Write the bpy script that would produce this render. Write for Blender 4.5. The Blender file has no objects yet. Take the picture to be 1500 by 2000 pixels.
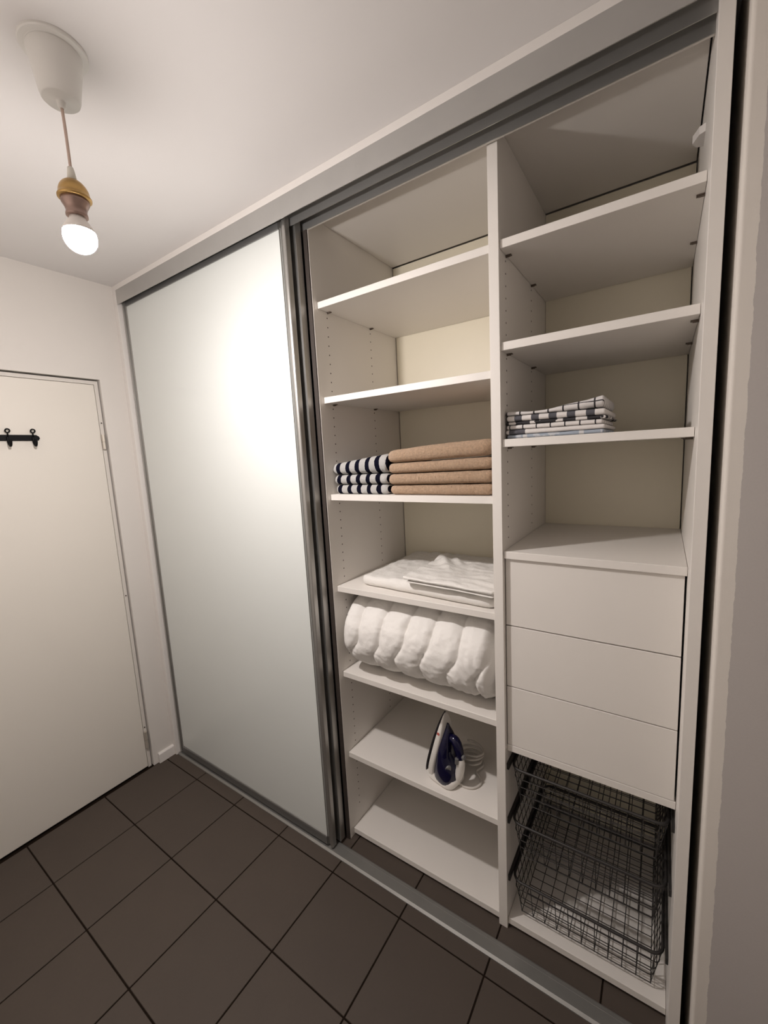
import bpy, bmesh, math, random
from mathutils import Vector, Matrix, noise

# ------------------------------------------------------------------ camera, world, exposure
scene = bpy.context.scene
col = scene.collection
CAM = Vector((2.28165, -1.07524, 1.63286))
FWD = Vector((-0.55748439, 0.81888608, -0.13651646))
RGT = Vector((0.82952127, 0.55604031, -0.05209255))
UPV = Vector((-0.03325079, 0.14228409, 0.98926722))
cd = bpy.data.cameras.new('camera')
cam = bpy.data.objects.new('camera', cd)
col.objects.link(cam)
cd.sensor_fit = 'VERTICAL'
cd.sensor_height = 36.0
cd.lens = 805.9 / 2000.0 * 36.0
cd.clip_start = 0.02
m = Matrix((RGT, UPV, -FWD)).transposed().to_4x4()
m.translation = CAM
cam.matrix_world = m
scene.camera = cam
w = bpy.data.worlds.new('world')
scene.world = w
w.use_nodes = True
w.node_tree.nodes['Background'].inputs[0].default_value = (1.0, 0.93, 0.86, 1)
w.node_tree.nodes['Background'].inputs[1].default_value = 0.0
scene.view_settings.view_transform = 'Standard'
scene.view_settings.look = 'None'
scene.view_settings.gamma = 1.0
scene.view_settings.use_curve_mapping = False
scene.view_settings.exposure = 1.0
BULB_STRENGTH = 890.0
BULB_COLOR = (1.0, 0.935, 0.91, 1)

# ------------------------------------------------------------------ dimensions (metres)
H = 2.5212
XD0, XD1 = 1.8616, 1.8906          # divider
XS = 1.217                          # inner face of left side panel
XI, XR = 2.3397, 2.3648             # right side panel
YB = 0.6602                         # back panel face
YS = 0.128                          # shelf fronts
T = 0.0224
LZ = [2.1953, 1.8580, 1.4921, 1.1252, 0.7618, 0.3976, 0.0355]
RZ = [2.1976, 1.9294, 1.6600, 1.3265]
ZC = 2.4805
XWE = 2.3843                        # corner of grey wall

# ------------------------------------------------------------------ materials
def new_mat(name):
    mt = bpy.data.materials.new(name)
    mt.use_nodes = True
    nt = mt.node_tree
    return mt, nt, nt.nodes['Principled BSDF']

def nd(nt, typ, **kw):
    n = nt.nodes.new(typ)
    for k, v in kw.items():
        setattr(n, k, v)
    return n

def mth(nt, op, a, b=None, c=None):
    n = nd(nt, 'ShaderNodeMath', operation=op)
    for i, x in enumerate((a, b, c)):
        if x is None:
            continue
        if isinstance(x, (int, float)):
            n.inputs[i].default_value = x
        else:
            nt.links.new(x, n.inputs[i])
    return n.outputs[0]

def mixc(nt, fac, a, b):
    n = nd(nt, 'ShaderNodeMix', data_type='RGBA')
    if isinstance(fac, (int, float)):
        n.inputs[0].default_value = fac
    else:
        nt.links.new(fac, n.inputs[0])
    for i, x in ((6, a), (7, b)):
        if isinstance(x, (tuple, list)):
            n.inputs[i].default_value = (*x[:3], 1)
        else:
            nt.links.new(x, n.inputs[i])
    return n.outputs[2]

def objco(nt):
    t = nd(nt, 'ShaderNodeTexCoord')
    s = nd(nt, 'ShaderNodeSeparateXYZ')
    nt.links.new(t.outputs['Object'], s.inputs[0])
    return t.outputs['Object'], s.outputs[0], s.outputs[1], s.outputs[2]

def noise_tex(nt, co, scale, detail=4, rough=.55):
    n = nd(nt, 'ShaderNodeTexNoise')
    n.inputs['Scale'].default_value = scale
    n.inputs['Detail'].default_value = detail
    n.inputs['Roughness'].default_value = rough
    if co is not None:
        nt.links.new(co, n.inputs['Vector'])
    return n.outputs['Fac']

def bump(nt, bsdf, h, strength=.2, dist=.001):
    b = nd(nt, 'ShaderNodeBump')
    b.inputs['Strength'].default_value = strength
    b.inputs['Distance'].default_value = dist
    nt.links.new(h, b.inputs['Height'])
    nt.links.new(b.outputs[0], bsdf.inputs['Normal'])

def plain(name, color, rough=.5, metal=0., spec=.5, var=.04, vscale=30., bstr=0., bscale=300., bdist=.0005):
    mt, nt, b = new_mat(name)
    co = nd(nt, 'ShaderNodeTexCoord').outputs['Object']
    f = noise_tex(nt, co, vscale)
    c2 = tuple(c * (1 - var) for c in color)
    c1 = tuple(min(1, c * (1 + var)) for c in color)
    nt.links.new(mixc(nt, f, c1, c2), b.inputs['Base Color'])
    b.inputs['Roughness'].default_value = rough
    b.inputs['Metallic'].default_value = metal
    b.inputs['Specular IOR Level'].default_value = spec
    if bstr:
        bump(nt, b, noise_tex(nt, co, bscale, 3), bstr, bdist)
    return mt

M = {}
M['wall'] = plain('wall_paint', (.71, .672, .632), .85, spec=.2, var=.02, vscale=4, bstr=.15, bscale=180)
M['ceiling'] = plain('ceiling_paint', (.78, .755, .74), .9, spec=.15, var=.02, vscale=3, bstr=.2, bscale=220)
M['melamine'] = plain('white_melamine', (.82, .78, .73), .42, var=.012, vscale=9, bstr=.05, bscale=500)
M['melback'] = plain('backboard_melamine', (.84, .78, .63), .45, var=.015, vscale=6)
M['trim'] = plain('white_trim_paint', (.80, .765, .73), .45, var=.015)
M['doorpaint'] = plain('door_paint', (.73, .685, .62), .5, var=.015, vscale=5)
M['framepaint'] = plain('frame_paint', (.66, .62, .57), .5, var=.02)
M['hinge'] = plain('hinge_steel', (.62, .57, .50), .35, metal=.6)
M['alu'] = plain('brushed_aluminium', (.58, .575, .56), .38, metal=.85, var=.05, vscale=12)
M['aluframe'] = plain('door_frame_aluminium', (.43, .42, .40), .36, metal=.85, var=.05, vscale=12)
M['alufloor'] = plain('floor_track_aluminium', (.30, .295, .28), .5, metal=.75, var=.10, vscale=14)
M['edgestrip'] = plain('dark_edge_strip', (.045, .034, .028), .7)
M['aludark'] = plain('track_aluminium', (.30, .30, .295), .42, metal=.8, var=.05, vscale=12)
M['black'] = plain('black_metal', (.004, .0035, .004), .5, spec=.15, var=.1)
M['darkhole'] = plain('dark_hole', (.07, .055, .045), .8)
M['pin'] = plain('pin_metal', (.13, .10, .08), .4, metal=.5)
M['wire'] = plain('dark_wire', (.045, .041, .039), .5, metal=.3)
M['runner'] = plain('runner_metal', (.035, .032, .03), .5, metal=.2)
M['grout'] = plain('grout', (.014, .009, .006), .95, spec=.1, var=.2, vscale=60)
M['rose'] = plain('rose_plastic', (.74, .72, .685), .42, var=.01)
M['cord'] = plain('cord_plastic', (.58, .44, .37), .5, var=.03)
M['grip'] = plain('grip_plastic', (.72, .69, .62), .45)
M['brass'] = plain('brass', (.46, .29, .11), .32, metal=.9, var=.08, vscale=60)
M['copper'] = plain('socket_metal', (.34, .235, .20), .35, metal=.7, var=.08, vscale=60)
M['collar'] = plain('bulb_collar', (.85, .80, .76), .4)
M['linen'] = plain('white_cotton', (.80, .775, .735), .9, spec=.15, var=.02, vscale=25, bstr=.4, bscale=90, bdist=.004)
M['duvet'] = plain('white_duvet', (.84, .815, .78), .85, spec=.15, var=.015, vscale=20, bstr=.3, bscale=60, bdist=.005)
M['ironwhite'] = plain('iron_white', (.80, .77, .72), .35, var=.01)
M['ironnavy'] = plain('iron_navy', (.004, .0035, .028), .12, var=.1)
M['ironsole'] = plain('iron_sole', (.03, .025, .03), .3, metal=.6)
M['irongrey'] = plain('iron_grey', (.20, .195, .19), .3, metal=.2)
M['ironcord'] = plain('iron_cord', (.62, .58, .53), .55)
M['ironred'] = plain('iron_mark', (.55, .12, .10), .5)

def glass_mat():
    mt, nt, b = new_mat('painted_glass')
    co = nd(nt, 'ShaderNodeTexCoord').outputs['Object']
    f = noise_tex(nt, co, 2.0)
    nt.links.new(mixc(nt, f, (.715, .738, .715), (.70, .726, .702)), b.inputs['Base Color'])
    b.inputs['Roughness'].default_value = .55
    b.inputs['Specular IOR Level'].default_value = .3
    b.inputs['Coat Weight'].default_value = .45
    b.inputs['Coat Roughness'].default_value = .06
    return mt
M['glass'] = glass_mat()

def tile_mat():
    mt, nt, b = new_mat('floor_tile')
    co = nd(nt, 'ShaderNodeTexCoord').outputs['Object']
    rnd = nd(nt, 'ShaderNodeObjectInfo').outputs['Random']
    f = noise_tex(nt, co, 7, 5)
    f2 = noise_tex(nt, co, 160, 3)
    c = mixc(nt, f, (.082, .062, .048), (.066, .050, .040))
    c = mixc(nt, mth(nt, 'MULTIPLY', f2, .22), c, (.115, .094, .078))
    c = mixc(nt, mth(nt, 'MULTIPLY', rnd, .3), c, (.064, .051, .043))
    nt.links.new(c, b.inputs['Base Color'])
    b.inputs['Roughness'].default_value = .62
    b.inputs['Specular IOR Level'].default_value = .35
    bump(nt, b, f2, .15, .0005)
    return mt
M['tile'] = tile_mat()

def greywall_mat():
    mt, nt, b = new_mat('grey_wall_paint')
    g = nd(nt, 'ShaderNodeNewGeometry').outputs['Position']
    s = nd(nt, 'ShaderNodeSeparateXYZ')
    nt.links.new(g, s.inputs[0])
    n1 = noise_tex(nt, g, 26, 4, .6)
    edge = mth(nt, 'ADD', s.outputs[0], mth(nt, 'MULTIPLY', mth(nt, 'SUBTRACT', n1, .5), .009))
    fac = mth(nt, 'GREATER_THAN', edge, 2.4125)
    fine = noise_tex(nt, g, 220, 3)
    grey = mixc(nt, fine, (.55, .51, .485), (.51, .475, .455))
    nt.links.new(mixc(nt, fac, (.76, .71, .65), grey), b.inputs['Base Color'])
    b.inputs['Roughness'].default_value = .85
    b.inputs['Specular IOR Level'].default_value = .2
    bump(nt, b, fine, .25, .0008)
    return mt
M['greywall'] = greywall_mat()

def terry(name, c1, c2):
    mt, nt, b = new_mat(name)
    co = nd(nt, 'ShaderNodeTexCoord').outputs['Object']
    f = noise_tex(nt, co, 150, 4, .7)
    f2 = noise_tex(nt, co, 70, 3)
    f = mth(nt, 'MULTIPLY', mth(nt, 'SUBTRACT', f, .34), 3.0)
    f.node.use_clamp = True
    c = mixc(nt, f, c1, c2)
    nt.links.new(mixc(nt, mth(nt, 'MULTIPLY', f2, .5), c, c2), b.inputs['Base Color'])
    b.inputs['Roughness'].default_value = .95
    b.inputs['Specular IOR Level'].default_value = .05
    b.inputs['Sheen Weight'].default_value = .3
    bump(nt, b, noise_tex(nt, co, 210, 5, .75), 1.0, .012)
    return mt
M['beige'] = terry('beige_terry', (.93, .65, .42), (.64, .415, .26))

def striped_mat(name, phase):
    mt, nt, b = new_mat(name)
    co, x, y, z = objco(nt)
    xx = mth(nt, 'ADD', x, mth(nt, 'MULTIPLY', mth(nt, 'SUBTRACT', noise_tex(nt, co, 30, 2), .5), .006))
    ph = mth(nt, 'FRACT', mth(nt, 'ADD', mth(nt, 'DIVIDE', xx, .0452), 20.0 + phase))
    fac = mth(nt, 'LESS_THAN', ph, .42)
    f = noise_tex(nt, co, 260, 4, .7)
    wht = mixc(nt, f, (.93, .91, .88), (.80, .78, .76))
    nv = mixc(nt, f, (.006, .006, .018), (.016, .016, .035))
    nt.links.new(mixc(nt, fac, wht, nv), b.inputs['Base Color'])
    b.inputs['Roughness'].default_value = .95
    b.inputs['Specular IOR Level'].default_value = .05
    bump(nt, b, noise_tex(nt, co, 210, 5, .75), 1.0, .012)
    return mt

def check_mat(name, base, line, px, wx, py, wy, phx=0., phy=0., base2=None):
    """woven cloth: coloured lines of width wx every px across, and wy every py in depth/height"""
    mt, nt, b = new_mat(name)
    co, x, y, z = objco(nt)
    fx = mth(nt, 'LESS_THAN', mth(nt, 'FRACT', mth(nt, 'ADD', mth(nt, 'DIVIDE', x, px), 20.0 + phx)), wx / px)
    c = mixc(nt, fx, base, line)
    if py:
        yz = mth(nt, 'ADD', y, z)
        fy = mth(nt, 'LESS_THAN', mth(nt, 'FRACT', mth(nt, 'ADD', mth(nt, 'DIVIDE', yz, py), 20.0 + phy)), wy / py)
        c = mixc(nt, fy, c, line)
    if base2:
        c = mixc(nt, mth(nt, 'GREATER_THAN', noise_tex(nt, co, 26, 2), .56), c, base2)
    f = noise_tex(nt, co, 500, 3)
    nt.links.new(mixc(nt, mth(nt, 'MULTIPLY', f, .25), c, (.25, .24, .24)), b.inputs['Base Color'])
    b.inputs['Roughness'].default_value = .9
    b.inputs['Specular IOR Level'].default_value = .1
    bump(nt, b, f, .3, .0006)
    return mt

def bulb_mat():
    mt, nt, b = new_mat('bulb_glow')
    b.inputs['Base Color'].default_value = (.9, .88, .85, 1)
    b.inputs['Emission Color'].default_value = BULB_COLOR
    # LED bulb: the diffuser is brightest at its lower end
    g = nd(nt, 'ShaderNodeNewGeometry').outputs['Normal']
    sp = nd(nt, 'ShaderNodeSeparateXYZ')
    nt.links.new(g, sp.inputs[0])
    dn = mth(nt, 'MAXIMUM', mth(nt, 'MULTIPLY', sp.outputs[2], -1.0), 0.0)
    k = mth(nt, 'ADD', mth(nt, 'MULTIPLY', dn, .77), .23)
    nt.links.new(mth(nt, 'MULTIPLY', k, BULB_STRENGTH), b.inputs['Emission Strength'])
    return mt
M['bulb'] = bulb_mat()

# ------------------------------------------------------------------ geometry helpers
WLOC = {}
def link(o, parent=None):
    col.objects.link(o)
    if parent is not None:
        o.parent = parent

def thing(name, label, cat, loc, group=None):
    o = bpy.data.objects.new(name, None)
    o.empty_display_size = .05
    o.location = loc
    o['label'] = label
    o['category'] = cat
    if group:
        o['group'] = group
    col.objects.link(o)
    WLOC[o] = Vector(loc)
    return o

def tag(o, label, cat, group=None):
    o['label'] = label
    o['category'] = cat
    if group:
        o['group'] = group
    return o

def done(name, bm, mat, parent=None, smooth=False, origin=None):
    bmesh.ops.recalc_face_normals(bm, faces=bm.faces)
    lo = Vector((min(v.co[i] for v in bm.verts) for i in range(3)))
    hi = Vector((max(v.co[i] for v in bm.verts) for i in range(3)))
    c = origin if origin is not None else (lo + hi) / 2
    bmesh.ops.translate(bm, verts=bm.verts, vec=-c)
    me = bpy.data.meshes.new(name)
    bm.to_mesh(me)
    bm.free()
    mats = mat if isinstance(mat, list) else [mat]
    for q in mats:
        me.materials.append(q)
    if smooth:
        me.polygons.foreach_set('use_smooth', [True] * len(me.polygons))
    o = bpy.data.objects.new(name, me)
    base = WLOC[parent] if parent is not None else Vector((0, 0, 0))
    o.location = c - base
    WLOC[o] = c.copy()
    link(o, parent)
    return o

def add_box(bm, x0, x1, y0, y1, z0, z1, bev=0.):
    r = bmesh.ops.create_cube(bm, size=1)
    vs = r['verts']
    for v in vs:
        v.co = Vector((x0 if v.co.x < 0 else x1, y0 if v.co.y < 0 else y1, z0 if v.co.z < 0 else z1))
    if bev:
        es = list({e for v in vs for e in v.link_edges})
        bmesh.ops.bevel(bm, geom=es, offset=bev, segments=1, affect='EDGES')

def box(name, x0, x1, y0, y1, z0, z1, mat, parent=None, bev=.0008):
    bm = bmesh.new()
    add_box(bm, x0, x1, y0, y1, z0, z1, bev)
    return done(name, bm, mat, parent)

def structure(o):
    o['kind'] = 'structure'
    return o

def extrude_profile(bm, pts, axis, a, b):
    """closed polygon pts (2 coords) extruded along axis from a to b"""
    def mk(p, t):
        if axis == 'x': return (t, p[0], p[1])
        if axis == 'y': return (p[0], t, p[1])
        return (p[0], p[1], t)
    v0 = [bm.verts.new(mk(p, a)) for p in pts]
    v1 = [bm.verts.new(mk(p, b)) for p in pts]
    n = len(pts)
    bm.faces.new(v0)
    bm.faces.new(v1[::-1])
    for i in range(n):
        bm.faces.new((v0[i], v0[(i + 1) % n], v1[(i + 1) % n], v1[i]))

def add_tube(bm, pts, r, n=8, closed=False, cap=True):
    pts = [Vector(p) for p in pts]
    N = len(pts)
    rings = []
    prev = None
    for i, p in enumerate(pts):
        if closed:
            t = (pts[(i + 1) % N] - pts[i - 1]).normalized()
        else:
            t = (pts[min(i + 1, N - 1)] - pts[max(i - 1, 0)]).normalized()
        if prev is None:
            ref = Vector((0, 0, 1)) if abs(t.z) < .9 else Vector((1, 0, 0))
            u = t.cross(ref).normalized()
        else:
            u = (prev - t * prev.dot(t)).normalized()
        prev = u
        v = t.cross(u)
        rr = r[i] if isinstance(r, (list, tuple)) else r
        rings.append([bm.verts.new(p + (u * math.cos(2 * math.pi * k / n) + v * math.sin(2 * math.pi * k / n)) * rr) for k in range(n)])
    for i in range(N if closed else N - 1):
        A, B = rings[i], rings[(i + 1) % N]
        for k in range(n):
            bm.faces.new((A[k], A[(k + 1) % n], B[(k + 1) % n], B[k]))
    if cap and not closed:
        bm.faces.new(rings[0][::-1])
        bm.faces.new(rings[-1])

def add_lathe(bm, prof, cx, cy, n=40):
    """prof: list of (r, z)"""
    rings = []
    for r, z in prof:
        if r < 1e-6:
            rings.append([bm.verts.new((cx, cy, z))])
        else:
            rings.append([bm.verts.new((cx + r * math.cos(2 * math.pi * k / n), cy + r * math.sin(2 * math.pi * k / n), z)) for k in range(n)])
    for A, B in zip(rings, rings[1:]):
        for k in range(n):
            a = A if len(A) == 1 else [A[k], A[(k + 1) % n]]
            b = B if len(B) == 1 else [B[k], B[(k + 1) % n]]
            f = list(a) + list(reversed(b))
            if len(f) >= 3:
                bm.faces.new(f)

def curve_pts(ctrl, n=12):
    """Catmull-Rom through control points"""
    P = [Vector(c) for c in ctrl]
    out = []
    for i in range(len(P) - 1):
        p0, p1, p2, p3 = P[max(i - 1, 0)], P[i], P[i + 1], P[min(i + 2, len(P) - 1)]
        for k in range(n):
            t = k / n
            out.append(.5 * ((2 * p1) + (-p0 + p2) * t + (2 * p0 - 5 * p1 + 4 * p2 - p3) * t * t + (-p0 + 3 * p1 - 3 * p2 + p3) * t ** 3))
    out.append(P[-1])
    return out

def fn(x, y, z, s, seed=0.):
    return noise.noise(Vector((x * s + seed * 7.3, y * s - seed * 3.1, z * s + seed * 11.7)))

def add_slab(bm, x0, x1, y0, y1, zb, zt, rend=.018, amp=.002, freq=14., seed=1., nx=44, nl=40, fuzz=0., yshift=None, wr=None):
    """soft folded cloth: rounded cross-section in y/z swept along x with rounded ends.
    zb, zt: functions of x (or numbers) giving underside and top."""
    fb = zb if callable(zb) else (lambda x: zb)
    ft = zt if callable(zt) else (lambda x: zt)
    rings = []
    us = []
    ne = 6
    for i in range(ne):
        us.append((x0 + rend * (1 - math.cos(math.pi / 2 * i / ne)), math.sin(math.pi / 2 * i / ne)))
    for i in range(nx + 1):
        us.append((x0 + rend + (x1 - x0 - 2 * rend) * i / nx, 1.))
    for i in range(ne - 1, -1, -1):
        us.append((x1 - rend * (1 - math.cos(math.pi / 2 * i / ne)), math.sin(math.pi / 2 * i / ne)))
    for x, s in us:
        s = max(s, .06)
        b, t = fb(x), ft(x)
        zc, hh = (b + t) / 2, (t - b) / 2 * (.35 + .65 * s)
        ya, yb_ = y0 + (1 - s) * rend, y1 - (1 - s) * rend
        if yshift:
            ya += yshift(x)
        ring = []
        r = hh
        ny = nl // 2 - 8
        prof = []
        for k in range(9):
            a = math.pi / 2 + math.pi * k / 8
            prof.append((ya + r + r * math.cos(a), math.sin(a)))
        for k in range(1, ny):
            prof.append((ya + r + (yb_ - ya - 2 * r) * k / ny, -1.))
        for k in range(9):
            a = -math.pi / 2 + math.pi * k / 8
            prof.append((yb_ - r + r * math.cos(a), math.sin(a)))
        for k in range(1, ny):
            prof.append((yb_ - r - (yb_ - ya - 2 * r) * k / ny, 1.))
        for (y, q) in prof:
            z = zc + q * hh
            if q > -.5:
                z += amp * (fn(x, y, z, freq, seed) - .9) * .55
                if wr:
                    z += wr(x, y) * (q + .5) / 1.5
            yy = y + (amp * .8 * fn(x, y, z, freq, seed + 5) if q < .99 else 0)
            if fuzz and -.97 < q < .97 and y < (ya + yb_) / 2:
                yy -= fuzz * fn(x, y, z * 1.6, 150, seed)
            elif fuzz and q >= .97:
                z -= fuzz * abs(fn(x, y, z, 150, seed))
            ring.append(bm.verts.new((x, yy, max(z, b + .0002) if q > -.99 else z)))
        rings.append(ring)
    for A, B in zip(rings, rings[1:]):
        n = len(A)
        for k in range(n):
            bm.faces.new((A[k], A[(k + 1) % n], B[(k + 1) % n], B[k]))
    bm.faces.new(rings[0])
    bm.faces.new(rings[-1][::-1])

# ------------------------------------------------------------------ room shell
XR_ROOM, YF = 3.0, -1.30
# floor with tiles
bm = bmesh.new()
add_box(bm, -.12, XR_ROOM + .1, YF - .1, .80, -.06, -.0032)
floor = structure(done('floor', bm, M['grout']))
PX, PY, GX, GY, GAP = .3125, .3109, .3060, -.0469, .0050
tcache = {}
def tile(x0, x1, y0, y1):
    x0 += GAP / 2; x1 -= GAP / 2; y0 += GAP / 2; y1 -= GAP / 2
    if x1 - x0 < .012 or y1 - y0 < .012:
        return
    key = (round(x1 - x0, 4), round(y1 - y0, 4))
    c = Vector(((x0 + x1) / 2, (y0 + y1) / 2, -.004))
    if key not in tcache:
        b = bmesh.new()
        add_box(b, -key[0] / 2, key[0] / 2, -key[1] / 2, key[1] / 2, -.004, .004, .0011)
        me = bpy.data.meshes.new('tile')
        b.to_mesh(me); b.free()
        me.materials.append(M['tile'])
        tcache[key] = me
    o = bpy.data.objects.new('tile', tcache[key])
    o.location = c - WLOC[floor]
    link(o, floor)
i0 = math.floor((0 - GX) / PX)
for i in range(i0, int((XR_ROOM - GX) / PX) + 1):
    for j in range(math.floor((YF - GY) / PY), int((.70 - GY) / PY) + 1):
        x0, x1 = max(GX + i * PX, 0.0), min(GX + (i + 1) * PX, XR_ROOM)
        y0, y1 = max(GY + j * PY, YF), min(GY + (j + 1) * PY, .70)
        if x1 <= x0 or y1 <= y0: continue
        if y0 >= -.05 and x0 > XWE: continue
        if y0 >= -.05: x1 = min(x1, XWE) if y0 > -.01 else x1
        if y1 > 0 and x1 > XWE + .01:            # row that runs into the grey wall
            if x0 < XWE - .02:
                tile(x0, XWE, y0, y1)
            continue
        tile(x0, x1, y0, y1)

structure(box('ceiling', -.12, XR_ROOM + .1, YF - .1, .80, H, H + .1, M['ceiling'], bev=0))
# left wall with door opening
DY1, DY0, DZ = -.1115, -.955, 2.066
bm = bmesh.new()
extrude_profile(bm, [(YF - .1, 0), (DY0, 0), (DY0, DZ), (DY1, DZ), (DY1, 0), (.70, 0), (.70, H), (YF - .1, H)], 'x', -.12, 0.)
structure(done('wall_left', bm, M['wall']))
structure(box('wall_back', -.12, XWE, .70, .80, 0, H, M['wall'], bev=0))
structure(box('wall_front', 0, XR_ROOM, YF - .1, YF, 0, H, M['wall'], bev=0))
structure(box('wall_side', XR_ROOM, XR_ROOM + .1, YF - .1, 0, 0, H, M['wall'], bev=0))
bm = bmesh.new()
rc = .007
prof = [(XWE, .80)] + [(XWE + rc - rc * math.cos(a * math.pi / 12), rc - rc * math.sin(a * math.pi / 12)) for a in range(7)] + [(XR_ROOM + .1, 0), (XR_ROOM + .1, .80)]
extrude_profile(bm, prof, 'z', 0, H)
structure(done('wall_right', bm, M['greywall']))

# white trim around the wardrobe opening
structure(box('trim_1', 0.0005, XI, 0., .018, 2.4984, H, M['trim']))
structure(box('trim_2', 0.0005, .031, 0., .055, 0, 2.4984, M['trim']))
# baseboard beside the door
bm = bmesh.new()
extrude_profile(bm, [(.0003, 0), (.015, 0), (.015, .050), (.010, .057), (.0003, .057)], 'y', -.086, -.0005)
structure(done('baseboard_left', bm, M['trim']))
bm = bmesh.new()
extrude_profile(bm, [(.0003, 0), (.015, 0), (.015, .050), (.010, .057), (.0003, .057)], 'y', YF, -.98)
structure(done('baseboard_left.001', bm, M['trim']))

# ------------------------------------------------------------------ hinged door in the left wall
dr = bpy.data.objects.new('door_1', None)
dr.location = (-.03, (DY0 + DY1) / 2, 0)
WLOC[dr] = Vector(dr.location)
dr['kind'] = 'structure'
col.objects.link(dr)
g = .007
bm = bmesh.new()
ya, yb_ = DY0 + g, DY1 - g
fwid = .016
extrude_profile(bm, [(ya, 0), (ya + fwid, 0), (ya + fwid, DZ - g - fwid), (yb_ - fwid, DZ - g - fwid), (yb_ - fwid, 0), (yb_, 0), (yb_, DZ - g), (ya, DZ - g)], 'x', -.11, -.014)
done('frame', bm, M['framepaint'], dr)
leaf = box('leaf', -.054, -.012, ya + fwid + .002, yb_ - fwid - .002, .009, DZ - g - fwid - .002, M['doorpaint'], dr, bev=.002)
for z0, z1 in ((1.733, 1.803), (.119, .213)):
    bm = bmesh.new()
    ym = yb_ - .012
    zc_ = (z0 + z1) / 2
    for a, b in ((z0, zc_ - .0015), (zc_ + .0015, z1)):
        add_tube(bm, [(-.004, ym, a), (-.004, ym, b)], .0075, 12)
    add_tube(bm, [(-.004, ym, zc_ - .002), (-.004, ym, zc_ + .002)], .0045, 10)
    done('hinge', bm, M['hinge'], dr, smooth=False)
for y, z in ((-.126, 1.86), (-.127, .98), (-.127, .235)):
    bm = bmesh.new()
    add_tube(bm, [(-.0125, y, z), (-.0105, y, z)], .0032, 10)
    done('screw', bm, M['darkhole'], dr)
# back of the doorway so that nothing is seen through the gaps
structure(box('wall_beyond', -.16, -.1205, DY0 - .1, DY1 + .1, -.02, DZ + .1, M['darkhole'], bev=0))

# coat hook rail on the door
hr = thing('coat_hook_rail', 'black metal hook rail screwed to the white door', 'coat rack', (-.012, -.56, 1.787))
bm = bmesh.new()
zb_ = 1.787
y_end = -.381
pts = [(y_end - .012, zb_ + .0125), (y_end - .003, zb_ + .006), (y_end, zb_ - .002), (y_end - .006, zb_ - .011), (y_end - .013, zb_ - .0125),
       (-.737, zb_ - .0125), (-.745, zb_), (-.737, zb_ + .0125)]
extrude_profile(bm, pts, 'x', -.0119, -.006)
done('bar', bm, M['black'], hr)
for yk in (-.4045, -.4895, -.5745, -.6595, -.7235):
    bm = bmesh.new()
    loop = []
    for k in range(15):
        a = math.radians(-60 + 300 * k / 14)
        loop.append((-.004, yk - .0085 * math.sin(a + math.pi / 6) * .8, zb_ + .030 + .0105 * -math.cos(a + math.pi / 6 + .5) * -1))
    lp = [(-.004, yk, zb_ + .004)] + [(-.004 + .006 * math.sin(t * math.pi), yk + .0075 * math.sin(2 * math.pi * t), zb_ + .022 + .0125 * (1 - math.cos(2 * math.pi * t)) / 2 * 1.15) for t in [k / 16 for k in range(17)]] + [(-.004, yk, zb_ + .004)]
    add_tube(bm, lp, .0028, 8)
    add_tube(bm, curve_pts([(-.004, yk - .002, zb_ + .004), (-.003, yk - .002, zb_ - .014), (.006, yk - .002, zb_ - .030), (.020, yk - .002, zb_ - .034), (.028, yk - .002, zb_ - .022), (.029, yk - .002, zb_ - .010)], 5), [.0042 + .0012 * (k / 25) for k in range(26)], 8)
    done('hook', bm, M['black'], hr, smooth=True)

# ------------------------------------------------------------------ sliding door tracks
ZR0, ZR1 = 2.4314, 2.4982
bm = bmesh.new()
t_ = .0022
P_ = [(0., ZR0), (t_, ZR0), (t_, ZR1 - .004)]
for yf in (.0505, .1012):
    P_ += [(yf, ZR1 - .004), (yf, ZR0), (yf + t_, ZR0), (yf + t_, ZR1 - .004)]
P_ = P_[:-1] + [(.1012 + t_, ZR1), (0., ZR1)]
extrude_profile(bm, P_, 'x', .0315, XI - .0005)
tt = thing('overhead_track', 'silver aluminium double track above the sliding doors', 'door track', (1.18, .05, ZR0))
done('track_profile', bm, M['alu'], tt)
bm = bmesh.new()
add_box(bm, .06, XI - .001, .1036, .109, ZR0 + .0, ZR0 + .006)
done('rear_lip', bm, M['framepaint'], tt)
bm = bmesh.new()
yf0, yf1 = .0065, .0655
extrude_profile(bm, [(yf0, 0), (yf0 + .0005, .003), (yf0 + .0085, .0085), (yf0 + .0110, .0085), (yf0 + .0125, .0060), (yf1 - .016, .0060), (yf1 - .0155, .0054), (yf1 - .0140, .0054), (yf1 - .0135, .0060), (yf1 - .004, .0060), (yf1, .0045), (yf1, 0)], 'x', .032, XI - .0005)
ft = tag(done('floor_track', bm, M['alufloor']), 'flat silver aluminium floor track along the open wardrobe', 'door track')

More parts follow.
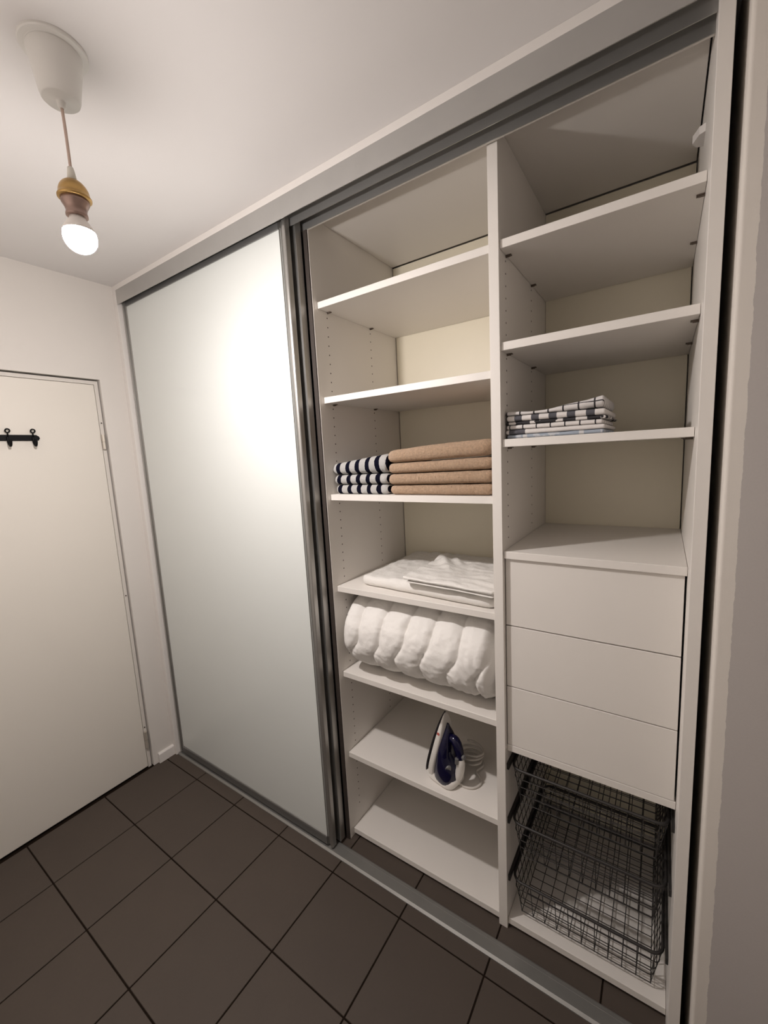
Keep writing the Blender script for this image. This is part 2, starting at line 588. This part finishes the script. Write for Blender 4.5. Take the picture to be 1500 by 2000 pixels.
# ------------------------------------------------------------------ sliding doors
def sliding_door(label, x0, x1, y0, y1, rounded=True):
    d = thing('sliding_door', label, 'sliding door', ((x0 + x1) / 2, (y0 + y1) / 2, .006), 'sliding glass doors of the wardrobe')
    zb0, zt0 = .014, 2.455
    sw = .031
    def stile(xa, xb, inner):
        bm = bmesh.new()
        if inner < 0:      # glass on the left side
            pts = [(xa, y0 + .004), (xa + .003, y0 + .002), (xa + .004, y0 + .010), (xa + .0165, y0 + .010), (xa + .0185, y0 + .001)] + [(xa + .0195 + (xb - xa - .0195) * math.sin(q * math.pi / 20), y0 + .0065 * (1 - math.cos(q * math.pi / 20))) for q in range(11)] + [
                   (xb, y1 - .001), (xb - .001, y1), (xa, y1)]
        else:
            pts = [(xa, y0 + .001), (xa + .001, y0), (xb - .0185, y0), (xb - .0165, y0 + .010), (xb - .004, y0 + .010), (xb - .003, y0 + .002), (xb, y0 + .004), (xb, y1), (xa + .001, y1), (xa, y1 - .001)]
        if inner < 0 and not rounded:
            pts = [(xa, y0), (xb - .001, y0), (xb, y0 + .001), (xb, y1 - .001), (xb - .001, y1), (xa, y1)]
        extrude_profile(bm, pts, 'z', zb0, zt0)
        return done('stile', bm, M['aluframe'], d)
    stile(x0, x0 + sw, 1)
    stile(x1 - sw, x1, -1)
    box('glass_panel', x0 + sw - .004, x1 - sw + .004, y0 + .006, y0 + .012, .050, 2.425, M['glass'], d, bev=.0005)
    bm = bmesh.new()
    xa, xb = x0 + sw, x1 - sw
    extrude_profile(bm, [(y0 + .001, .016), (y0 + .001, .048), (y0 + .003, .053), (y0 + .0055, .055), (y0 + .0055, .050), (y1 - .004, .050), (y1 - .004, .016)], 'x', xa, xb)
    done('bottom_rail', bm, M['aludark'], d)
    bm = bmesh.new()
    extrude_profile(bm, [(y0 + .001, 2.420), (y0 + .001, 2.452), (y1 - .002, 2.452), (y1 - .002, 2.425), (y0 + .0055, 2.425), (y0 + .0055, 2.420)], 'x', xa, xb)
    done('top_rail', bm, M['aludark'], d)
    for xw in (x0 + .12, x1 - .12):
        bm = bmesh.new()
        add_tube(bm, [(xw, y0 + .010, .016), (xw, y0 + .020, .016)], .0085, 14)
        done('guide_wheel', bm, M['black'], d)
    return d
sd1 = sliding_door('front sliding door of pale greenish painted glass with aluminium frame', .036, 1.1875, .020, .045)
sd2 = sliding_door('rear sliding door stacked behind the front glass door, only its edge showing', .040, 1.1975, .062, .090, False)

# ------------------------------------------------------------------ wardrobe carcass
wd = thing('wardrobe', 'white built-in wardrobe interior with shelves and three handleless drawers', 'wardrobe', (1.78, .39, 0))
WH = M['melamine']
YV = .1195
box('side_panel', XS - .022, XS, .104, .664, 0, ZC + .020, WH, wd)
box('edge_strip', XS - .0195, XS - .0012, .0985, .1010 + .0028, .002, 2.4305, M['edgestrip'], wd, bev=.0006)  # thin dark brown strip over the front edge of the left panel
box('side_panel', XI, XR, .0304, .675, 0, 2.515, WH, wd)
box('divider', XD0, XD1, YV, .664, 0, ZC - .0004, WH, wd)
box('top_panel', XS + .0006, XI - .004, .110, .6555, ZC, ZC + .020, WH, wd)
box('back_panel', XS + .0035, XD0 - .001, YB, YB + .004, .060, ZC - .004, M['melback'], wd, bev=0)
box('back_panel', XD1 + .001, XI - .0035, YB, YB + .004, .060, ZC - .004, M['melback'], wd, bev=0)
shelfs = []
for z in LZ:
    box('shelf', XS + .0008, XD0 - .0006, YS, YB - .003, z - T, z, WH, wd)
for z in RZ[:3] + [RZ[3], .6835, .0355]:
    box('shelf', XD1 + .0006, XI - .0008, YS if z != .6835 else .1378, YB - .003, z - T, z, WH, wd)
# drawers
DZS = [(1.0915, 1.3025), (.8890, 1.0880), (.6850, .8860)]
for z0, z1 in DZS:
    bm = bmesh.new()
    add_box(bm, XD1 + .0022, 2.3352, .138, .155, z0, z1, .0008)
    xa, xb = XD1 + .02, 2.318
    for (a, b, c, d_) in ((xa, xa + .014, .156, .60), (xb - .014, xb, .156, .60), (xa + .0145, xb - .0145, .586, .60)):
        add_box(bm, a, b, c, d_, z0 + .02, z1 - .03)
    add_box(bm, xa + .0145, xb - .0145, .156, .585, z0 + .022, z0 + .03)
    done('drawer', bm, WH, wd)
# shelf pins, one mesh shared
pm = None
def pin(x, y, z, side):
    global pm
    if pm is None:
        b = bmesh.new()
        add_tube(b, [(-.012, 0, 0), (.001, 0, 0)], .0026, 8)
        add_box(b, -.016, -.001, -.0055, .0055, .0004, .0032)
        pm = bpy.data.meshes.new('shelf_pin')
        b.to_mesh(pm); b.free()
        pm.materials.append(M['pin'])
    o = bpy.data.objects.new('shelf_pin', pm)
    if side < 0:
        o.rotation_euler = (0, 0, math.pi)
    o.location = Vector((x, y, z)) - WLOC[wd]
    link(o, wd)
for z in LZ[:6]:
    for y in (.182, .455):
        pin(XS, y, z - T - .0034, -1)
        pin(XD0, y, z - T - .0034, 1)
for z in RZ[:3]:
    for y in (.182, .455):
        pin(XD1, y, z - T - .0034, -1)
        pin(XI, y, z - T - .0034, 1)
# rows of flat discs for drilled holes, their inner shade put into a dark colour
def holes(x, side, z0, z1, skip):
    bm = bmesh.new()
    k = 0
    z = z0
    while z < z1:
        if not any(a - T - .006 < z < a + .006 for a in skip):
            for y in (.1775, .4545):
                c = [bm.verts.new((x + side * .0003, y + .0027 * math.cos(a * math.pi / 4), z + .0027 * math.sin(a * math.pi / 4))) for a in range(8)]
                d = [bm.verts.new((x + side * -.0003, v.co.y, v.co.z)) for v in c]
                bm.faces.new(c)
                for q in range(8):
                    bm.faces.new((c[q], c[(q + 1) % 8], d[(q + 1) % 8], d[q]))
        z += .0333
    o = done('pin_hole_discs', bm, M['darkhole'], wd)
    o['kind'] = 'stuff'
holes(XS, 1, .120, 2.17, LZ)
holes(XD1, 1, 1.36, 2.17, RZ)
# bracket high on the right panel
bm = bmesh.new()
ybk, zbk = .335, 2.366
extrude_profile(bm, [(XI, ybk - .034), (XI, ybk + .030), (XI - .016, ybk + .024), (XI - .024, ybk + .004), (XI - .012, ybk - .026)], 'z', zbk, zbk + .018)
done('panel_bracket', bm, M['trim'], wd)
# basket runners
RIMZ = [.600, .402, .182]
for z in RIMZ:
    for xa, xb in ((XD1, XD1 + .007), (XI - .007, XI)):
        bm = bmesh.new()
        add_box(bm, xa, xb, .132, .63, z - .004, z + .018, .0006)
        done('basket_runner', bm, M['runner'], wd)

# ------------------------------------------------------------------ wire baskets
def wire_basket(z, label):
    b = thing('wire_basket', label, 'basket', ((XD1 + XI) / 2, .37, z - .14), 'pull-out wire baskets under the drawers')
    x0, x1, y0, y1 = XD1 + .0125, XI - .0125, .142, .615
    depth, ins = .128, .026
    # rim: rounded rectangle of thick wire
    bm = bmesh.new()
    R_ = .030
    loop = []
    for cx, cy, a0 in ((x1 - R_, y0 + R_, -90), (x1 - R_, y1 - R_, 0), (x0 + R_, y1 - R_, 90), (x0 + R_, y0 + R_, 180)):
        for k in range(7):
            a = math.radians(a0 + 15 * k)
            loop.append((cx + R_ * math.cos(a), cy + R_ * math.sin(a), z))
    add_tube(bm, loop, .0044, 8, closed=True)
    done('rim', bm, M['wire'], b, smooth=True)
    bm = bmesh.new()
    r = .0014
    zb = z - depth
    bx0, bx1, by0, by1 = x0 + ins, x1 - ins, y0 + .016, y1 - .016
    n = 11
    for k in range(n):
        f = k / (n - 1)
        xt = x0 + .020 + (x1 - x0 - .040) * f
        xb = bx0 + (bx1 - bx0) * f
        add_tube(bm, [(xt, y0, z), (xb, by0, zb), (xb, by1, zb), (xt, y1, z)], r, 5)
    m_ = 14
    for k in range(m_):
        f = k / (m_ - 1)
        yt = y0 + .024 + (y1 - y0 - .048) * f
        yb2 = by0 + (by1 - by0) * f
        add_tube(bm, [(x0, yt, z), (bx0, yb2, zb + .0018), (bx1, yb2, zb + .0018), (x1, yt, z)], r, 5)
    for q in (.26, .50, .74):
        zz = z - depth * q
        ax0, ax1 = x0 + ins * q, x1 - ins * q
        ay0, ay1 = y0 + .016 * q, y1 - .016 * q
        cr = .014
        loop = []
        for cx, cy, a0 in ((ax1 - cr, ay0 + cr, -90), (ax1 - cr, ay1 - cr, 0), (ax0 + cr, ay1 - cr, 90), (ax0 + cr, ay0 + cr, 180)):
            for kk in range(4):
                a = math.radians(a0 + 30 * kk)
                loop.append((cx + cr * math.cos(a), cy + cr * math.sin(a), zz))
        add_tube(bm, loop, r, 5, closed=True)
    o = done('wire_mesh', bm, M['wire'], b)
    o['kind'] = 'stuff'
    # side hooks that slide on the runners
    for xa, xb in ((XD1 + .0075, x0 + .001), (x1 - .001, XI - .0075)):
        bm = bmesh.new()
        add_box(bm, xa, xb, y0 + .03, y1 - .03, z - .0015, z + .0015)
        done('slide_flange', bm, M['wire'], b)
    return b
wire_basket(RIMZ[0], 'uppermost dark wire basket directly under the drawers')
wire_basket(RIMZ[1], 'middle dark wire basket of the three under the drawers')
wire_basket(RIMZ[2], 'lowest dark wire basket just above the wardrobe base board')

# ------------------------------------------------------------------ pendant lamp
LX, LY = 1.1786, -.6079
lamp = thing('pendant_lamp', 'bare glowing bulb on a cord hanging from a white ceiling rose', 'lamp', (LX, LY, 2.12))
bm = bmesh.new()
add_lathe(bm, [(0, H), (.0615, H), (.0615, H - .004), (.0600, H - .0065), (.0500, H - .0075), (.0490, H - .0085), (0, H - .0085)], LX, LY, 48)
done('rose_plate', bm, M['rose'], lamp, smooth=False)
bm = bmesh.new()
add_lathe(bm, [(.0490, H - .0088), (.0492, H - .016), (.0470, H - .030), (.0375, H - .088), (.0350, H - .096), (.0325, H - .0985), (.0100, H - .0985), (.0085, H - .101), (.0075, H - .110), (.0035, H - .112), (0, H - .112)], LX, LY, 48)
done('ceiling_rose', bm, M['rose'], lamp, smooth=True)
bm = bmesh.new()
zc0, zc1 = H - .110, 2.286
add_tube(bm, [(LX + .0012 * math.sin(3.0 * k / 10), LY, zc0 + (zc1 - zc0) * k / 10) for k in range(11)], .0031, 10)
done('cord', bm, M['cord'], lamp, smooth=True)
bm = bmesh.new()
add_lathe(bm, [(0, 2.294), (.0055, 2.294), (.0068, 2.288), (.0098, 2.266), (0, 2.266)], LX, LY, 24)
done('cord_grip', bm, M['grip'], lamp, smooth=True)
bm = bmesh.new()
dome = [(0, 2.270)] + [(.0295 * math.sin(a), 2.238 + .032 * math.cos(a)) for a in [math.pi / 2 * k / 12 for k in range(2, 13)]] + [(.0305, 2.2365), (.0325, 2.2335), (.0325, 2.2305), (.0305, 2.2285), (0, 2.2285)]
add_lathe(bm, dome, LX, LY, 40)
done('lamp_holder', bm, M['brass'], lamp, smooth=True)
bm = bmesh.new()
add_lathe(bm, [(0, 2.2283), (.0275, 2.2283), (.0265, 2.221), (.0215, 2.212), (.0195, 2.204), (.0212, 2.198), (.0212, 2.1945), (.0200, 2.1935), (0, 2.1935)], LX, LY, 40)
done('socket_ring', bm, M['copper'], lamp, smooth=True)
bm = bmesh.new()
add_lathe(bm, [(0, 2.1933), (.0150, 2.1933), (.0165, 2.188), (.0235, 2.179), (.0295, 2.168), (.0318, 2.162), (0, 2.162)], LX, LY, 40)
bulb = done('bulb_collar', bm, M['collar'], lamp, smooth=True)
bm = bmesh.new()
rb, zbb = .0325, 2.1515
pf = [(.0312, 2.1618)]
for k in range(1, 25):
    a = math.radians(76 + (180 - 76) * k / 24)
    pf.append((rb * math.sin(a) if k < 24 else 0, zbb + rb * math.cos(a)))
add_lathe(bm, pf, LX, LY, 40)
done('bulb', bm, M['bulb'], lamp, smooth=True)

# ------------------------------------------------------------------ towels on the third shelf
Z3 = LZ[2]
def lerp(xa, za, xb, zb):
    return lambda x: za + (zb - za) * (x - xa) / (xb - xa)
bxa, bxb = 1.473, 1.855
lev = [(Z3 + .0004, Z3 + .0004), (1.5265, 1.5310), (1.5660, 1.5735), (1.6030, 1.6140), (1.6490, 1.6690)]
blab = ['lowest beige terry towel of the stack, lying on the shelf', 'second beige terry towel up from the shelf', 'third beige terry towel up, under the thick top one', 'thickest beige terry towel on top of the stack']
for k in range(4):
    (a0, b0), (a1, b1) = lev[k], lev[k + 1]
    bm = bmesh.new()
    dx = (.008, .004, .005, 0.)[k]
    top = lerp(bxa, a1, bxb, b1)
    bot = lerp(bxa, a0, bxb, b0)
    add_slab(bm, bxa + dx, bxb - .001, .136 + (.004, 0, .002, -.003)[k], .50, lambda x: bot(x) + .0007, lambda x: top(x) - (.0005 if k < 3 else -.002 * math.sin((x - bxa) * 9)),
             rend=.020 if k < 3 else .032, amp=.0022 if k < 3 else .003, freq=22, seed=3 + k, nx=150, nl=90, fuzz=.0022, yshift=lambda x: .004 * fn(x, 0, 0, 9, k))
    o = done('beige_towel', bm, M['beige'], None, smooth=True)
    tag(o, blab[k], 'towel', 'folded beige towels')
sxa, sxb = 1.2235, 1.4745
slev = [(Z3 + .0004, Z3 + .0004), (1.5285, 1.5300), (1.5660, 1.5690), (1.6100, 1.6400)]
slab_ = ['bottom towel of the navy and white striped stack, on the shelf', 'middle towel of the navy and white striped stack', 'top towel of the navy and white striped stack']
for k in range(3):
    (a0, b0), (a1, b1) = slev[k], slev[k + 1]
    bm = bmesh.new()
    top = lerp(sxa, a1, sxb, b1)
    bot = lerp(sxa, a0, sxb, b0)
    add_slab(bm, sxa + (.006, .003, 0)[k], sxb - (.003, .002, .001)[k], .140 + (.004, .002, 0)[k], .50, lambda x: bot(x) + .0007, lambda x: top(x) - .0005,
             rend=.014, amp=.0015, freq=22, seed=13 + k, nx=110, nl=90, fuzz=.0018)
    o = done('striped_towel', bm, striped_mat('striped_terry_%d' % k, (.38, .36, .34)[k]), None, smooth=True)
    tag(o, slab_[k], 'towel', 'folded striped towels')

# ------------------------------------------------------------------ tea towels on the right-hand shelf
R3 = RZ[2]
W_, K_ = (.80, .76, .73), (.018, .016, .02)
GRY = (.085, .085, .10)
tx0, tx1 = 1.893, 2.150
tmats = [
    check_mat('tea_blue', (.36, .41, .48), (.66, .66, .66), .074, .012, 0, 0, .1, base2=(.55, .57, .60)),
    check_mat('tea_block', W_, GRY, .300, .046, 0, 0, .40),
    check_mat('tea_grid', W_, K_, .0375, .0034, .045, .004, .15, .3),
    check_mat('tea_black', (.02, .018, .022), W_, .060, .028, 0, 0, .05, base2=(.012, .011, .014)),
    check_mat('tea_checker', W_, GRY, .047, .021, 0, 0, .25),
    check_mat('tea_window', (.74, .71, .69), K_, .0385, .0042, .040, .0035, .30, .3),
]
tl = ['blue and pale woven tea towel at the bottom of the stack', 'white tea towel with one dark grey block, second from below', 'white tea towel with thin black grid lines, third from below',
      'black and white patterned tea towel, third from the top', 'white and grey chequered tea towel just under the top one', 'top tea towel with black window check and lifted right end']
zz = [R3 + .0004, R3 + .0120, R3 + .0265, R3 + .0400, R3 + .0500, R3 + .0665]
rise = [0, 0, -.0008, -.0010, -.0012, -.0008]
for k in range(6):
    x0_, x1_ = tx0 + (.004, .001, .002, -.001, .004, 0.)[k], tx1 + (.002, .004, -.002, .008, .004, 0.)[k]
    y0_ = .150 + (.002, .000, .004, .006, .000, .003)[k]
    def bot(x, k=k):
        s = max(0., (x - tx0) / (tx1 - tx0))
        return zz[k] + rise[k] * s * 2 + (.004 * s ** 4 if k == 5 else 0) + .0004
    def top(x, k=k):
        s = max(0., (x - tx0) / (tx1 - tx0))
        if k < 5:
            return zz[k + 1] + rise[k + 1] * s * 2 - .0004
        return zz[5] + .0135 - .005 * math.sin(min(1, s / .62) * math.pi) ** 2 + .019 * max(0, (s - .52) / .48) ** 1.15
    bm = bmesh.new()
    add_slab(bm, x0_, x1_, y0_, .42, bot, top, rend=.006, amp=.0012 if k < 5 else .0025, freq=26, seed=31 + k, nx=50, nl=36)
    o = done('tea_towel', bm, tmats[k], None, smooth=True)
    tag(o, tl[k], 'tea towel', 'stack of folded tea towels')

# ------------------------------------------------------------------ white bedding on the fourth shelf
Z4 = LZ[3]
def wr1(x, y):
    return .0045 * fn(x * 2.2, y * .9, 0, 12, 2) + .0035 * fn(x + .3 * y, y, 0, 34, 4) + .0022 * abs(fn(x, y * .6, 0, 60, 5)) + .006 * max(0, fn(x, y, 0, 6, 9))
bm = bmesh.new()
add_slab(bm, 1.292, 1.858, .150, .640, Z4 + .0006, lambda x: Z4 + .038 + .006 * math.sin((x - 1.29) * 5.5), rend=.035, amp=.003, freq=16, seed=41, nx=110, nl=120,
         yshift=lambda x: .030 * (1 - min(1, max(0, (x - 1.29) / .45))) + .003 * fn(x, 0, 0, 14, 3), wr=wr1)
o = done('folded_sheet', bm, M['linen'], None, smooth=True)
tag(o, 'large white folded sheet lying flat on the fourth shelf', 'bed linen')
def sheet_top(x):
    return Z4 + .038 + .006 * math.sin((x - 1.29) * 5.5)
def wr2(x, y):
    # a raised pleat that runs diagonally from the back corner
    px_, py_ = 1.515, .46
    d = (x - px_) * .82 + (y - py_) * .57
    e = -(x - px_) * .57 + (y - py_) * .82
    p = .016 * math.exp(-(d / .022) ** 2) * math.exp(-((e + .07) / .11) ** 2)
    d2 = (x - px_) * .55 + (y - py_) * .30
    p2 = .008 * math.exp(-((d - .055) / .013) ** 2) * math.exp(-((e + .09) / .08) ** 2)
    return p + p2 + .006 * fn(x * .7, y * 2.4, 0, 14, 6) + .003 * fn(x, y, 0, 38, 8) + .003 * max(0, fn(x * .4, y * 1.6, 0, 40, 9))
bm = bmesh.new()
for q, (xa, dz0, dz1, ya) in enumerate([(1.532, .0085, .0145, .144), (1.548, .0150, .0205, .149), (1.520, .0210, .0300, .139)]):
    add_slab(bm, xa, 1.858, ya, .47 - .01 * q, lambda x: sheet_top(x) + dz0, lambda x: sheet_top(x) + dz1, rend=.010, amp=.0012, freq=18, seed=51 + q, nx=80, nl=100,
             yshift=lambda x: -.012 * (x - 1.52) / .34 + .002 * fn(x, 0, 0, 20, q) - .004, wr=wr2 if q == 2 else (lambda x, y: .5 * wr2(x, y) * 0))
o = done('pillowcase', bm, M['linen'], None, smooth=True)
tag(o, 'crumpled white pillowcase folded on top of the white sheet', 'bed linen')

# ------------------------------------------------------------------ rolled duvet on the fifth shelf
Z5 = LZ[4]
bm = bmesh.new()
xa, xb = 1.2205, 1.8600
NX, NT = 280, 220
yc, zc_ = .350, Z5 + .163
ry, rz = .250, .1640
rings = []
per = .104
for i in range(NX + 1):
    u = i / NX
    x = xa + (xb - xa) * u
    # bulging ends
    e = min(u, 1 - u)
    endf = 1.0 if e > .085 else math.sqrt(max(0., 1 - ((.085 - e) / .085) ** 2.6))
    endf = .22 + .78 * endf
    ring = []
    for j in range(NT):
        th = 2 * math.pi * j / NT
        c, s = math.cos(th), math.sin(th)
        # superellipse, flattened at the base
        n_ = 2.25
        cc = math.copysign(abs(c) ** (2 / n_), c)
        ss = math.copysign(abs(s) ** (2 / n_), s)
        # seam lines: stitched zigzag running round the roll
        zig = .026 * math.tanh(6.0 * (th - math.pi - .05 - .30 * noise.noise(Vector((x * 5.0, .5, .2))))) + .010 * fn(x * 6, th * 1.2, 0, 1.5, 3)
        q = ((x + zig - xa + .030) / per) % 1.0
        d = min(q, 1 - q) * per
        puff = 1 - math.exp(-(d / .012) ** 1.05)
        k = .925 + .082 * puff + .008 * math.sin(th * 30 + 6 * fn(x, c, s, 4, 6)) * math.exp(-(d / .026) ** 2) * (.5 + fn(x, c, s, 5, 8))
        wr = .030 * fn(x * 1.2, c * .30, s * .12, 30, 2) * (1.15 - puff) + .010 * fn(x * 1.6, c * .16, s * .16, 26, 7) + .007 * fn(x * 1.0, c * .3, s * .2, 55, 9)
        if u > .70:   # tighter gathers on the right
            wr += .022 * (u - .70) / .3 * math.sin(x * 190 + 5 * fn(x, c * .3, s * .3, 8, 4) + 3 * s) * max(0., -s * .8 + .45)
        k += wr
        k *= endf
        y = yc + cc * ry * k
        z = zc_ + ss * rz * min(k, 1.01)
        z = max(z, Z5 + .0008 + .004 * (1 - puff) * 0)
        z = min(z, LZ[3] - T - .001)
        xx = x + (0 if endf > .99 else .012 * fn(0, c, s, 2.0, 3) * (1 - endf))
        xx = min(max(xx, XS + .0015), XD0 - .001)
        ring.append(bm.verts.new((xx, y, z)))
    rings.append(ring)
for A, B in zip(rings, rings[1:]):
    for k in range(NT):
        bm.faces.new((A[k], A[(k + 1) % NT], B[(k + 1) % NT], B[k]))
bm.faces.new(rings[0])
bm.faces.new(rings[-1][::-1])
o = done('rolled_duvet', bm, M['duvet'], None, smooth=True)
tag(o, 'puffy white quilted duvet rolled up on the fifth shelf', 'duvet')

# ------------------------------------------------------------------ steam iron standing on its heel
Z6 = LZ[5]
iron = thing('steam_iron', 'navy and white steam iron standing upright beside its coiled cord', 'iron', (1.61, .235, Z6))
# local frame: a = height along the sole (heel -> tip), u = away from the sole, s = sideways
UA = math.radians(-14)
Uh = Vector((math.cos(UA), math.sin(UA), 0.))
Lv = (Vector((0, 0, 1)) + Uh * .25).normalized()
Uv = (Uh - Lv * Uh.dot(Lv)).normalized()
Sv = Lv.cross(Uv).normalized()
IO = Vector((1.574, .222, Z6 + .0135))
def ip(a, u, s):
    return IO + Lv * a + Uv * u + Sv * s
def halfw(a):            # sole half width along its length
    t = max(0., min(1., a / .272))
    heel = 1.0 if a > .085 else .66 + .34 * math.sqrt(max(0., 1 - ((.085 - a) / .085) ** 2))
    return .058 * (1 - t ** 2.1) ** .62 * heel
def loft(name, mat, stations, sm=True, n=28):
    """stations: list of (a, u0, u1, halfwidth, power)"""
    bm = bmesh.new()
    rings = []
    for a, u0, u1, hw, pw in stations:
        ring = []
        for k in range(n):
            th = 2 * math.pi * k / n
            c, s = math.cos(th), math.sin(th)
            uu = (u0 + u1) / 2 + (u1 - u0) / 2 * math.copysign(abs(c) ** (2 / pw), c)
            ss_ = hw * math.copysign(abs(s) ** (2 / pw), s)
            ring.append(bm.verts.new(ip(a, uu, ss_)))
        rings.append(ring)
    for A, B in zip(rings, rings[1:]):
        for k in range(n):
            bm.faces.new((A[k], A[(k + 1) % n], B[(k + 1) % n], B[k]))
    bm.faces.new(rings[0]); bm.faces.new(rings[-1][::-1])
    return done(name, bm, mat, iron, smooth=sm)
st = [.018 + .254 * k / 24 for k in range(25)]
loft('soleplate', M['ironsole'], [(a, -.0035, .0005, max(.0015, halfw(a)), 8) for a in st], False)
loft('skirt', M['ironwhite'], [(a, .0007, .0007 + .030 * (1 - (k / 24) ** 4) + .002, max(.0018, halfw(a) * .97), 4) for k, a in enumerate([.004 + .264 * q / 24 for q in range(25)])])
def bh(a):
    t = max(0, min(1, (a - .012) / .225))
    return .100 * (1 - t ** 1.5) ** .8 * (.72 + .28 * math.sin(math.pi * min(1, t * 1.5 + .25)))
bst = [.012 + .222 * k / 26 for k in range(27)]
loft('water_tank', M['ironnavy'], [(a, .018, .022 + max(.002, bh(a)) * .95, max(.0015, halfw(a) * .99 * (1 - ((a - .012) / .222) ** 5)) if a < .23 else .002, 2.6) for a in bst])
# heel rest
bm = bmesh.new()
rings = []
for h, u0, u1, hw in ((.0004, .000, .112, .044), (.004, -.004, .118, .049), (.010, -.003, .122, .050), (.022, .000, .124, .048), (.034, .008, .124, .042)):
    rr = []
    for k in range(28):
        th = 2 * math.pi * k / 28
        c, q = math.cos(th), math.sin(th)
        uu = (u0 + u1) / 2 + (u1 - u0) / 2 * math.copysign(abs(c) ** .5, c)
        rr.append(bm.verts.new(Vector((IO.x, IO.y, Z6 + h)) + Uh * uu + Sv * (hw * math.copysign(abs(q) ** .5, q))))
    rings.append(rr)
for A, B in zip(rings, rings[1:]):
    for k in range(28):
        bm.faces.new((A[k], A[(k + 1) % 28], B[(k + 1) % 28], B[k]))
bm.faces.new(rings[0]); bm.faces.new(rings[-1][::-1])
done('heel', bm, M['ironwhite'], iron, smooth=True)
# handle loop
bm = bmesh.new()
hp = curve_pts([ip(.040, .100, 0), ip(.062, .108, 0), ip(.090, .110, 0), ip(.118, .106, 0), ip(.138, .098, 0)], 6)
add_tube(bm, hp, [.0165, .0168, .017, .017, .017, .017, .017, .017, .017, .0168, .0166, .0164, .0162, .016, .016, .016, .016, .016, .016, .0155, .015, .0145, .014, .0135, .013], 14)
done('handle', bm, M['ironwhite'], iron, smooth=True)
bm = bmesh.new()
add_tube(bm, curve_pts([ip(.134, .101, 0), ip(.160, .090, 0), ip(.182, .074, 0), ip(.190, .058, 0), ip(.180, .036, 0)], 6), [.0135 + .004 * math.sin(math.pi * k / 24) for k in range(25)], 14)
nose = done('handle_nose', bm, M['ironnavy'], iron, smooth=True)
bm = bmesh.new()
add_tube(bm, [ip(.150, .108, 0), ip(.153, .117, 0)], .0085, 14)
done('steam_button', bm, M['irongrey'], nose, smooth=False)
bm = bmesh.new()
add_tube(bm, [ip(.122, .100, -.017), ip(.142, .096, -.017)], .007, 12)
done('spray_button', bm, M['irongrey'], nose, smooth=False)
# grey thermostat dial on the tank side
bm = bmesh.new()
dp = ip(.092, .066, 0)
for sgn in (-1,):
    c0 = ip(.092, .078, sgn * .034)
    c1 = ip(.092, .084, sgn * .039)
    add_tube(bm, [c0, c1], [.013, .011], 16)
done('temperature_dial', bm, M['irongrey'], iron, smooth=False)
bm = bmesh.new()
for sgn in (-1,):
    add_tube(bm, [ip(.196, .012, sgn * (halfw(.196) * .965 - .001)), ip(.196, .012, sgn * (halfw(.196) * .965 + .0012))], .006, 10)
done('badge', bm, M['ironred'], iron)
# cord: strain relief, loose loop and coil behind
zs = Z6 + .0052
bm = bmesh.new()
add_tube(bm, [(1.655, .195, Z6 + .014), (1.670, .200, Z6 + .010), (1.694, .200, Z6 + .0062)], [.0065, .006, .0048], 10)
done('strain_relief', bm, M['ironwhite'], iron, smooth=True)
cp = [(1.690, .200, zs + .001), (1.714, .197, zs), (1.742, .208, zs), (1.757, .238, zs), (1.744, .268, zs), (1.722, .286, zs + .002)]
cx_, cy_ = 1.690, .325
for k in range(1, 31):
    a = math.radians(-50 + 42 * k)
    rr = .042 + .004 * math.sin(k * 1.7)
    cp.append((cx_ + rr * math.cos(a), cy_ + .85 * rr * math.sin(a), zs + .003 + .0021 * k + .002 * math.sin(k * .9)))
cp += [(1.690, .350, zs + .075), (1.676, .330, zs + .088)]
bm = bmesh.new()
add_tube(bm, curve_pts(cp, 6), .0044, 8)
done('power_cord', bm, M['ironcord'], iron, smooth=True)
